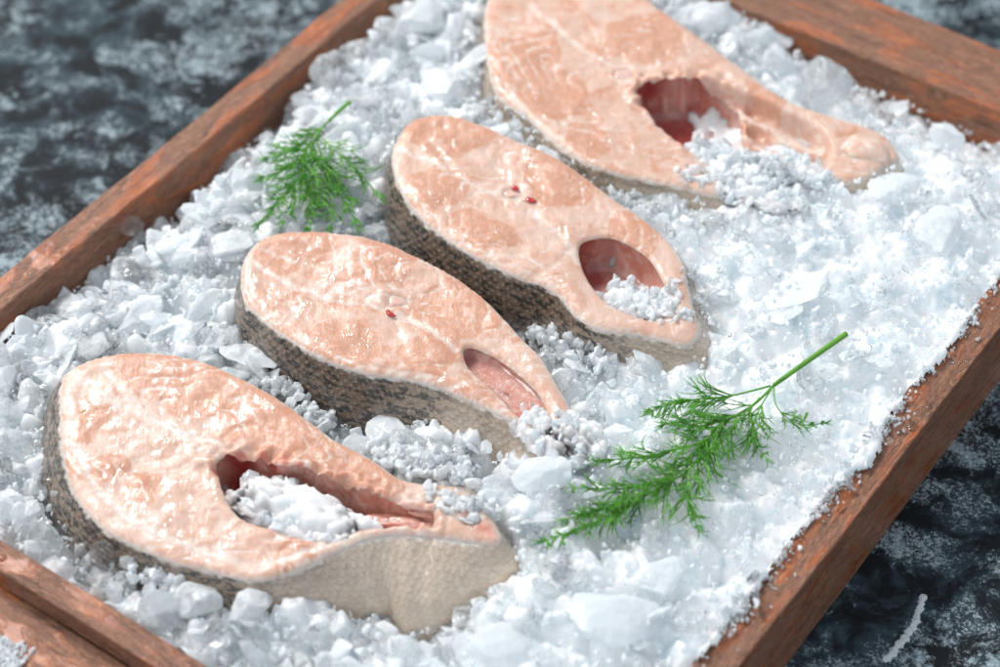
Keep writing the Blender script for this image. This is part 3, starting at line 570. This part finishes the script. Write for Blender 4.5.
def scatter(protos, P3, size, cloud, tilt):
    n = len(P3); R = rotm(n, tilt); which = rng.integers(0, len(protos), n); V, Fc, C, o = [], [], [], 0
    for w, (pv, pf) in enumerate(protos):
        ii = np.where(which == w)[0]
        if not len(ii): continue
        vv = np.einsum('nij,kj->nki', R[ii], pv)*size[ii][:, None, None]+P3[ii][:, None, :]; m_ = len(pv)
        V.append(vv.reshape(-1, 3)); Fc.append((pf[None]+(o+np.arange(len(ii))*m_)[:, None, None]).reshape(-1, 3)); C.append(np.repeat(cloud[ii], m_)); o += len(ii)*m_
    return np.vstack(V), np.vstack(Fc), np.hstack(C)
def field(n, seed, margin=.3, vmax=14.75):
    r = np.random.default_rng(seed); u = r.uniform(UI0+margin, UI1-margin, n); v = r.uniform(-17.25+margin, vmax-margin, n); p = np.outer(u, EU)+np.outer(v, EV); return p[:, 0], p[:, 1], u, v
def clear_of_fish(x, y, rad, gap=0.0):
    ok = np.ones(len(x), bool)
    for s in ST:
        i = inside(x, y, s['O']); d = segdist(x, y, s['O']); h = inside(x, y, s['H']) & False
        ok &= ~(i | (d < rad+gap))
    return ok
def fishflare(x, y):
    """extra clearance on the camera side of each steak, where the skin flares out"""
    ok = np.ones(len(x), bool)
    for s in ST: ok &= ~(inside(x, y+.9, s['O']) | inside(x-.2, y+.5, s['O']))
    return ok
loose = lambda x, y: np.clip(1-((x+2)/13+(-y-6)*.03), 0, 1)
# loose flakes and lumps
x, y, u, v = field(1900, 1, .5); L = loose(x, y); r_ = np.random.default_rng(2)
sz = (.34+.80*r_.random(len(x))**1.8)*(.68+.44*L); ok = clear_of_fish(x, y, sz*.55) & fishflare(x, y) & (r_.random(len(x)) < .34+.66*L)
x, y, sz, L = x[ok], y[ok], sz[ok], L[ok]
V1 = scatter(PF, np.stack([x, y, hq(x, y)+rng.uniform(-.30, .20, len(x))], 1), sz, rng.uniform(.1, .95, len(x)), .5)
x, y, u, v = field(1800, 3, .5); L = loose(x, y); sz = (.22+.42*r_.random(len(x))**1.6)*(.6+.5*L); ok = clear_of_fish(x, y, sz*.6) & fishflare(x, y) & (r_.random(len(x)) < .2+.7*L)
x, y, sz = x[ok], y[ok], sz[ok]
V2 = scatter(PL, np.stack([x, y, hq(x, y)+rng.uniform(-.28, .15, len(x))], 1), sz, rng.uniform(.1, .9, len(x)), 1.2)
us = rng.uniform(-16, 18, 420); vs = 14.7+rng.exponential(.32, 420); ks = (1.0*fbm(us, us*0, .33, 77, 4) > -.02) & (vs < 15.9); us, vs = us[ks], vs[ks]; ss = rng.uniform(.14, .42, len(us))*np.clip(1.25-(vs-14.7)*.8, .35, 1)
V4 = scatter(PF, np.stack([EU[0]*us+EV[0]*vs, EU[1]*us+EV[1]*vs, .10+rng.uniform(0, .25, len(us))], 1), ss, rng.uniform(.1, .9, len(us)), .6)
V, Fc = merge([V1[:2], V2[:2], V4[:2]])
tagp(meshobj('crushed_ice_pieces', V, Fc, M['shard'], attrs=dict(cloud=np.hstack([V1[2], V2[2], V4[2]]))), 'loose flakes and pebbles of crushed ice heaped over the packed ice', 'ice', kind='stuff')
# slushy mounds filling the cavities and hiding the tips
MO = [(298,506,-.42,2.8,1.3,.70,-.45,0),(260,490,-.55,1.3,1.0,.55,0,0),(345,520,-.5,1.6,.85,.55,-.3,0),(455,508,-.0,1.3,.55,.28,-.5,0),(552,436,-.05,1.5,1.0,.42,-.7,1),(574,436,-.1,1.3,1.1,.5,0,1),
      (635,298,-.75,1.5,1.0,.62,-.6,2),(665,300,-.25,1.1,.95,.42,.9,2),(735,168,-.35,2.4,.9,.55,-.35,3),(745,190,-.1,2.6,.7,.4,-.3,3),(800,168,-.2,1.4,.6,.4,-.2,3)]
ps, cls = [], []
for q, (a, b, dz, rx, ry, rz, rt, k) in enumerate(MO):
    p = on_steak(ST[k], a, b, dz); V, Fc = blob(*p, rx, ry, rz, q+90, .35, 5, rt, 1.6)
    V = V+np.stack([V[:, 0]*0, V[:, 0]*0, .55*rubble(V[:, 0], V[:, 1], .42, 30, .8)+.3*rubble(V[:, 0], V[:, 1], .2, 33, .7)-.1], 1); ps.append((V, Fc))
V, Fc = merge(ps); tagp(meshobj('slush', V, Fc, M['bed']), 'clumped slush lying in the belly hollows and over the tips of the steaks', 'ice', kind='stuff')
# fine grains, everywhere, plus clusters in the cavities, gaps and over the tips
x, y, u, v = field(9000, 5, .1, 15.0); sz = .07+.16*rng.random(len(x))**2; ok = clear_of_fish(x, y, .02)
x, y, sz = x[ok], y[ok], sz[ok]
P3 = [np.stack([x, y, hq(x, y)+rng.uniform(-.12, .22, len(x))], 1)]; SZ = [sz]
CL = [  # px, py, z, radius x cm, radius y cm, count, size, steak index whose height applies
 (262,495,-.45,1.1,.9,60,.28,0),(285,505,-.3,1.4,.8,110,.24,0),(315,515,-.25,1.3,.7,110,.26,0),(345,520,-.35,1.0,.5,70,.2,0),(290,485,-.35,1.0,.35,50,.2,0),(250,505,-.7,.8,.7,40,.2,0),
 (452,502,.10,.9,.5,34,.20,0),(484,506,.10,.6,.7,34,.22,0),
 (540,415,-.15,.6,.5,60,.15,1),(552,430,.10,.9,.7,120,.18,1),(566,425,.1,.6,.8,70,.2,1),(530,425,-.1,.5,.3,26,.13,1),(570,445,0,.8,.7,60,.2,1),
 (612,290,-.9,.9,.8,70,.22,2),(630,280,-.7,1.0,.8,70,.24,2),(640,300,-.35,.9,.6,80,.22,2),(660,300,-.1,.9,.7,90,.2,2),(675,285,.05,.45,.8,60,.16,2),(680,315,.08,.6,.5,60,.16,2),(655,318,.02,.8,.3,40,.14,2),
 (705,145,-.35,1.0,.9,70,.3,3),(735,160,-.05,1.3,.6,100,.26,3),(775,165,.05,1.3,.45,100,.22,3),(800,158,0,.7,.4,40,.2,3),(725,185,.05,1.5,.5,110,.22,3),(765,185,.1,1.4,.4,110,.24,3),(820,178,0,1.0,.3,60,.2,3),(690,178,.02,.8,.3,40,.18,3),
 (385,452,.2,1.0,.8,120,.2,-1),(420,458,.3,1.4,.8,170,.22,-1),(455,468,.3,1.0,.7,120,.2,-1),(310,412,-.2,1.3,.5,120,.2,-1),(280,385,.0,1.2,.5,100,.2,-1),(555,335,-.2,1.2,.7,140,.2,-1),(585,355,.1,1.3,.7,140,.2,-1),(560,155,.1,1.1,.5,60,.2,-1),(640,205,.3,1.4,.6,120,.22,-1),(150,572,.2,1.2,.6,90,.2,-1)]
for a, b, dz, rx, ry, n_, sg, k in CL:
    base = on_steak(ST[k], a, b, dz) if k >= 0 else np.array([*at(a, b, dz)[:2], dz])
    n_ = int(n_*(.8 if k == 0 else .45)); sg = sg*1.6; q = rng.normal(0, .5, (n_, 3)); ang = -.5; qx = q[:, 0]*rx; qy = q[:, 1]*ry
    pp = np.stack([base[0]+qx*math.cos(ang)-qy*math.sin(ang), base[1]+qx*math.sin(ang)+qy*math.cos(ang), base[2]+q[:, 2]*.22-.1], 1)
    if k < 0: pp[:, 2] = np.minimum(pp[:, 2], hq(pp[:, 0], pp[:, 1])+.55)
    P3.append(pp); SZ.append(sg*rng.uniform(.5, 1.25, n_))
P3 = np.vstack(P3); SZ = np.hstack(SZ)
V3 = scatter(PG, P3, SZ, rng.uniform(.15, 1.0, len(P3)), 1.5)
tagp(meshobj('ice_grains', V3[0], V3[1], M['grain'], attrs=dict(cloud=V3[2])), 'fine wet grains of ice strewn over the bed and in the steak cavities', 'ice', kind='stuff')

# the large single pieces one can point to
G = 'large pieces of ice standing out of the crushed ice'
BIG = [  # px, py, z, rx, ry, rz, rot, cloud, proto kind, seed, label
 (823,82,.0,2.0,1.6,1.9,1.2,.30,'l',1,'big rounded translucent lump between the farthest steak and the far rail'),
 (716,22,-.1,1.55,1.2,1.3,.3,.75,'l',2,'white angular lump behind the upper edge of the farthest steak'),
 (775,62,-.1,1.2,.9,1.0,-.3,.7,'l',3,'white lump touching the back of the farthest steak beside the big rounded one'),
 (893,112,-.3,1.2,1.1,1.0,.5,.12,'l',4,'dark clear lump in the shade of the far rail'),
 (948,138,-.5,1.2,.8,.8,-.2,.7,'l',5,'white lump below the far rail, right of the dark clear one'),
 (893,188,.95,1.9,1.25,.38,.75,.85,'f',6,'broad smooth milky flake just below the tail tip of the farthest steak'),
 (418,22,.35,1.75,1.6,1.2,.2,.8,'l',7,'bulky white lump at the top edge beside the left rail corner'),
 (330,72,-.5,1.3,1.0,1.3,.9,.35,'l',8,'square translucent block against the left rail above the small dill sprig'),
 (378,62,-.4,.9,.75,.8,.2,.3,'l',9,'small round translucent lump between the square block and the bulky white lump'),
 (440,88,.4,1.8,1.3,.7,-.5,.8,'f',10,'smooth white slab behind the top of the oval holed steak'),
 (196,600,.05,1.35,1.05,.8,.1,.62,'l',11,'rounded milky lump below the dark skin of the torn steak'),
 (248,606,.0,1.1,.9,.7,.6,.7,'l',12,'pale angular lump right of the rounded milky one at the bottom left'),
 (157,577,.15,.5,.5,.42,0,.0,'l',13,'tiny crystal clear ball of ice at the skin of the torn steak'),
 (178,240,-.1,1.35,.95,.4,.7,.75,'f',14,'opaque white flake leaning halfway along the left rail'),
 (140,318,-.05,1.5,.85,.35,.9,.6,'f',15,'long pale flake pointing up, above the torn steak'),
 (186,330,.0,1.5,.8,.35,.75,.8,'f',16,'white flake lying right of the long pale one above the torn steak'),
 (53,325,-.5,1.0,.85,.4,.2,.2,'f',17,'clear disc of ice at the left rail near the picture edge'),
 (200,215,-.3,1.2,.8,.5,-.3,.7,'f',18,'flat white flake behind the opaque leaning one near the left rail'),
 (130,225,-.9,.8,.7,.6,.0,.15,'l',19,'glassy clear lump touching the inner side of the left rail'),
 (465,345,-.9,.5,.4,.4,0,.3,'l',20,None),
 (612,275,-.0,.75,.28,.45,.9,.75,'f',21,None),
 (540,475,.8,1.5,1.2,.55,.2,.85,'f',22,'white lump pressed against the lower tip of the slit steak'),
 (1003,205,.1,1.3,1.0,.6,.2,.3,'f',23,'grey clear flake at the right picture edge below the far rail'),
 (610,620,.75,2.6,1.8,.4,.3,.9,'f',24,'wide smooth white slab at the bottom of the ice below the large dill sprig'),
 (505,650,.7,2.0,1.4,.5,-.2,.9,'f',25,'smooth white hump at the bottom beside the tip of the scaled flap'),
 (702,142,.45,.95,.75,.4,1.1,.35,'f',26,'translucent chip lying in the red cavity of the farthest steak'),
 (938,232,.75,2.0,1.3,.5,.9,.6,'f',30,'broad cloudy slab of ice at the right picture edge, midway down'),
 (800,290,1.0,2.1,1.2,.45,.2,.8,'f',31,'smooth white slab just above the cut end of the long dill stem'),
 (768,235,1.05,1.5,1.0,.4,-.6,.45,'f',32,'half clear slab right of the oval holed steak, below the far steak tail'),
 (660,575,.8,1.5,1.0,.4,1.0,.6,'f',33,'cloudy flake below the lower fronds of the large dill sprig'),
 (570,345,.0,1.2,.9,.6,.4,.25,'l',27,'grey clear lump in the gap between the oval holed and slit steaks'),
 (655,205,.3,1.3,.9,.6,.1,.35,'l',28,'clear lump in the gap below the farthest steak'),
]
for a, b, z, rx, ry, rz, rot, cl, kd, seed, lab in BIG:
    if lab is None: continue
    V, Fc = hull(900+seed, 22 if kd == 'l' else 16, 1.0, .22 if kd == 'l' else .12, 3, .05, 1.0, 3 if kd == 'l' else 1)
    V = V*np.array([rx, ry, rz])*.92; p = at(a, b, z); r2 = random.Random(seed)
    Rm = np.array((Matrix.Rotation(rot, 3, 'Z') @ Matrix.Rotation(r2.uniform(-.3, .3), 3, 'X') @ Matrix.Rotation(r2.uniform(-.3, .3), 3, 'Y')))
    o = meshobj('ice_lump' if kd == 'l' else 'ice_flake', V@Rm.T+p, Fc, M['lump'], origin=p, attrs=dict(cloud=np.full(len(V), cl)))
    tagp(o, lab, 'ice piece', G)

# ---------------------------------------------------------------- meltwater on the rails
def beads(n, seed):
    r = random.Random(seed); parts = []
    for _ in range(n):
        w = r.random()
        if w < .62: u, v = r.uniform(-16, 22), r.uniform(-18.5, -17.45)
        elif w < .88: u, v = r.uniform(-14, 12), r.uniform(15.0, 16.1)
        else: u, v = UI0-r.uniform(.1, .9), r.uniform(-17, -6)
        q = r.random(); s_ = .06+.26*q**3; p = uv2(u, v); V, Fc = blob(p[0], p[1], .0+.01, s_*r.uniform(.8, 1.4), s_, s_*.30, r.random()*50, .35, 2, r.uniform(0, 3), 1.5)
        parts.append((V, Fc))
    return merge(parts)
V, Fc = beads(36, 4)
tagp(meshobj('meltwater', V, Fc, M['water']), 'beads of meltwater standing on the wooden tray rails', 'water', kind='stuff')
# slushy crust on the right rail edge and frost on the near ledge
r_ = np.random.default_rng(12); n_ = 2200; u = r_.uniform(-16, 16, n_); vv = 14.95+r_.exponential(.16, n_); vv = np.minimum(vv, 15.9)
w_ = fbm(u, u*0, .45, 21, 3); keep = r_.random(n_) < np.clip(.5+1.6*w_, .1, 1); u, vv = u[keep], vv[keep]; p = np.outer(u, EU)+np.outer(vv, EV)
A1 = scatter(PG, np.stack([p[:, 0], p[:, 1], .05+r_.uniform(0, .22, len(u))*np.clip(1-(vv-14.9), .1, 1)], 1), .05+.12*r_.random(len(u))**2, r_.uniform(0, .8, len(u)), 1.5)
n_ = 5200; u = r_.uniform(-24.0, -21.4, n_); vv = r_.uniform(-17, -5, n_); w_ = fbm(u, vv, .75, 23, 4)+(-21.9-u)*.5; keep = w_ > .0; u, vv = u[keep], vv[keep]; p = np.outer(u, EU)+np.outer(vv, EV)
A2 = scatter(PG, np.stack([p[:, 0], p[:, 1], np.full(len(u), -.93)+r_.uniform(-.02, .06, len(u))], 1), .05+.10*r_.random(len(u)), r_.uniform(.3, 1, len(u)), 1.5)
V, Fc = merge([A1[:2], A2[:2]])
tagp(meshobj('frost_crust', V, Fc, M['grain'], attrs=dict(cloud=np.hstack([A1[2], A2[2]]))), 'thin crust of slush clinging to the right rail and the near ledge', 'ice', kind='stuff')

# chalk smear on the slate
pl = catmull([at(*q, TZ) for q in [(924,597),(919,610),(915,624),(905,637),(897,648),(887,659)]], 8, False)
ps = [blob(p_[0]+random.uniform(-.05, .05), p_[1]+random.uniform(-.05, .05), TZ, random.uniform(.12, .2), random.uniform(.09, .16), .03, i_, .8, 2, .9, 2.5) for i_, p_ in enumerate(pl)]
V, Fc = merge(ps); tagp(meshobj('chalk_smear', V, Fc, m_simple('chalk', (.62, .65, .67), .8, .3, 9)), 'thin crooked white smear of paint on the dark slate right of the tray', 'paint mark')

# ---------------------------------------------------------------- dill
def tube(pts, r0, r1, sides=6):
    p = np.asarray(pts, float); n = len(p); t = np.gradient(p, axis=0); t /= np.linalg.norm(t, axis=1)[:, None]+1e-9
    ref = np.array([0, 0, 1.]) if abs(t[0][2]) < .9 else np.array([1., 0, 0]); a = np.cross(t, ref); a /= np.linalg.norm(a, axis=1)[:, None]+1e-9; b = np.cross(t, a)
    rr = np.linspace(r0, r1, n); th = np.arange(sides)*2*np.pi/sides
    V = (p[:, None, :]+rr[:, None, None]*(np.cos(th)[None, :, None]*a[:, None, :]+np.sin(th)[None, :, None]*b[:, None, :])).reshape(-1, 3)
    Fc = []
    for i_ in range(n-1):
        for j in range(sides):
            q = i_*sides+j; q2 = i_*sides+(j+1) % sides; Fc += [[q, q2, q2+sides], [q, q2+sides, q+sides]]
    c0 = len(V); V = np.vstack([V, p[0], p[-1]])
    for j in range(sides): Fc += [[c0, (j+1) % sides, j], [c0+1, (n-1)*sides+j, (n-1)*sides+(j+1) % sides]]
    return V, np.array(Fc)
def thread(p0, d, L, r, rr, droop=.0):
    n = 6; pts = [np.array(p0)]; d = np.array(d, float); d /= np.linalg.norm(d)+1e-9; bend = np.array([rr.gauss(0, .12), rr.gauss(0, .12), rr.gauss(0, .05)-droop])
    for _ in range(n): d = d+bend; d /= np.linalg.norm(d); pts.append(pts[-1]+d*L/n)
    return tube(pts, r, r*.35, 4), pts
def rotz(d, a): c, s_ = math.cos(a), math.sin(a); return np.array([d[0]*c-d[1]*s_, d[0]*s_+d[1]*c, d[2]])
def frond(path, seed, leaf, r0=.045, bare=.15, dens=5.0, spread=.75):
    """a branch with side twigs that each end in a spray of thread leaves"""
    rr = random.Random(seed); P_ = resample(catmull(path, 8, False), .12, False); n = len(P_); parts = [tube(P_, r0, .018, 6)]
    Lc = .12*n; m_ = int(Lc*dens*.52)
    for q in range(m_):
        f = bare+(1-bare)*q/max(1, m_-1); i_ = min(int(f*(n-2)), n-2); d = P_[min(i_+2, n-1)]-P_[max(i_-1, 0)]; d /= np.linalg.norm(d)+1e-9
        for side in (-1, 1):
            if rr.random() < .12: continue
            L = leaf*rr.uniform(.6, 1.2)*(1-.55*f)*(.6+.9*math.sin(math.pi*min(1, (f+.12)*.9))); a = side*rr.uniform(.28, spread)
            dd = rotz(d, a)+np.array([0, 0, rr.uniform(-.20, .30)]); (t_, pts) = thread(P_[i_], dd, L*1.2, .042, rr, .01); parts.append(t_)
            k_ = max(2, int(L/.36))
            for w in range(k_):
                pt = pts[min(1+int(w*5/k_), 6)]; e = pts[-1]-pts[0]; e = e/ (np.linalg.norm(e)+1e-9)
                for s2 in (-1, 1):
                    if rr.random() < .15: continue
                    (t2, p2) = thread(pt, rotz(e, s2*rr.uniform(.2, .55))+np.array([0, 0, rr.uniform(-.25, .3)]), rr.uniform(.45, .95)*L*1.1, .036, rr); parts.append(t2)
                    if rr.random() < .5: parts.append(thread(p2[3], rotz(e, -s2*rr.uniform(.0, .5))+np.array([0, 0, rr.uniform(-.3, .3)]), rr.uniform(.25, .5)*L, .028, rr)[0])
    for _ in range(4): parts.append(thread(P_[-1], (P_[-1]-P_[-3])/.3+np.array([rr.gauss(0, .3), rr.gauss(0, .3), rr.gauss(0, .2)]), leaf*.5, .034, rr)[0])
    V, Fc = merge(parts); return V, Fc
def px3(l, zoff=0): return [at(a, b, c+zoff) for a, b, c in l]
def sprig(label, stem, sr, fronds, leafsz, seed, origin):
    o = at(*origin); root = empty('dill_sprig', o); tagp(root, label, 'dill', 'dill sprigs garnishing the ice')
    P_ = resample(catmull(px3(stem), 8, False), .15, False); V, Fc = tube(P_, sr, sr*.7, 10)
    young = np.clip(1-np.linalg.norm(V-P_[0], axis=1)/(np.linalg.norm(P_[-1]-P_[0])*1.4), 0.25, 1)
    meshobj('stem', V, Fc, M['dill'], root, attrs=dict(young=young))
    for q, (l, sc_, r0, bare, dens) in enumerate(fronds):
        V, Fc = frond(px3(l), seed+q, leafsz*sc_, r0, bare, dens); d = np.linalg.norm(V-at(*l[0]), axis=1)
        meshobj('frond', V, Fc, M['dill'], root, attrs=dict(young=np.clip(.55-d/4.0, .03, .55)))
sprig('large feathery dill sprig with a long bare stem, near the right rail',
      [(846,334,1.55),(812,358,1.5),(774,385,1.35)], .125,
      [([(774,385,1.35),(752,406,1.35),(716,428,1.3),(702,453,1.25),(687,471,1.2),(658,489,1.1),(626,507,1.0),(580,528,1.0),(545,541,.95)], 1.0, .06, .22, 5.2),
       ([(770,386,1.35),(730,396,1.5),(700,399,1.4),(668,405,1.3),(650,412,1.2)], .8, .045, .35, 4.6),
       ([(774,387,1.35),(776,405,1.3),(790,420,1.1),(806,425,1.0),(824,423,1.0)], .55, .03, .45, 3.4),
       ([(772,388,1.4),(758,412,1.35),(752,435,1.2),(758,448,1.05),(766,458,1.0)], .7, .035, .3, 4.2),
       ([(760,398,1.5),(738,420,1.5),(722,440,1.4),(705,455,1.25)], .9, .045, .15, 5.0),
       ([(712,436,1.4),(690,446,1.4),(650,455,1.25),(620,459,1.1),(598,461,1.0)], .75, .035, .12, 5.0),
       ([(690,468,1.3),(665,478,1.3),(628,488,1.15),(595,488,1.0),(572,488,.95)], .75, .035, .12, 5.0),
       ([(690,468,1.3),(688,490,1.25),(690,508,1.1),(698,528,.95)], .75, .035, .1, 4.6),
       ([(660,488,1.3),(630,498,1.2),(600,510,1.1),(565,520,1.0)], .7, .03, .2, 4.6),
       ([(745,412,1.5),(725,418,1.6),(690,420,1.45),(665,424,1.3)], .75, .03, .15, 4.8)], 1.3, 500, (700,440,.9))
sprig('small fanned dill sprig between the left rail and the oval holed steak',
      [(350,102,1.3),(340,110,1.3),(329,121,1.2)], .10,
      [([(329,121,1.2),(312,136,1.2),(295,147,1.1),(278,152,1.0),(266,158,.9)], .9, .045, .2, 5.4),
       ([(325,124,1.2),(312,145,1.3),(305,170,1.2),(285,195,1.1),(258,224,.9)], .9, .05, .25, 5.0),
       ([(316,130,1.2),(300,160,1.3),(280,172,1.1),(262,178,.9)], .85, .04, .2, 5.2),
       ([(314,140,1.2),(311,170,1.25),(310,200,1.1),(308,228,.95)], .9, .045, .2, 5.0),
       ([(316,138,1.2),(325,165,1.2),(338,190,1.1),(350,212,1.0),(358,228,.9)], .85, .04, .2, 4.8),
       ([(318,134,1.2),(335,150,1.3),(352,165,1.2),(368,182,1.0),(380,198,.9)], .85, .04, .15, 5.0),
       ([(310,165,1.25),(322,190,1.15),(330,212,1.0),(330,228,.9)], .75, .03, .15, 4.4),
       ([(305,175,1.2),(292,200,1.1),(282,222,.95)], .7, .03, .15, 4.4)], 1.15, 700, (315,170,.3))
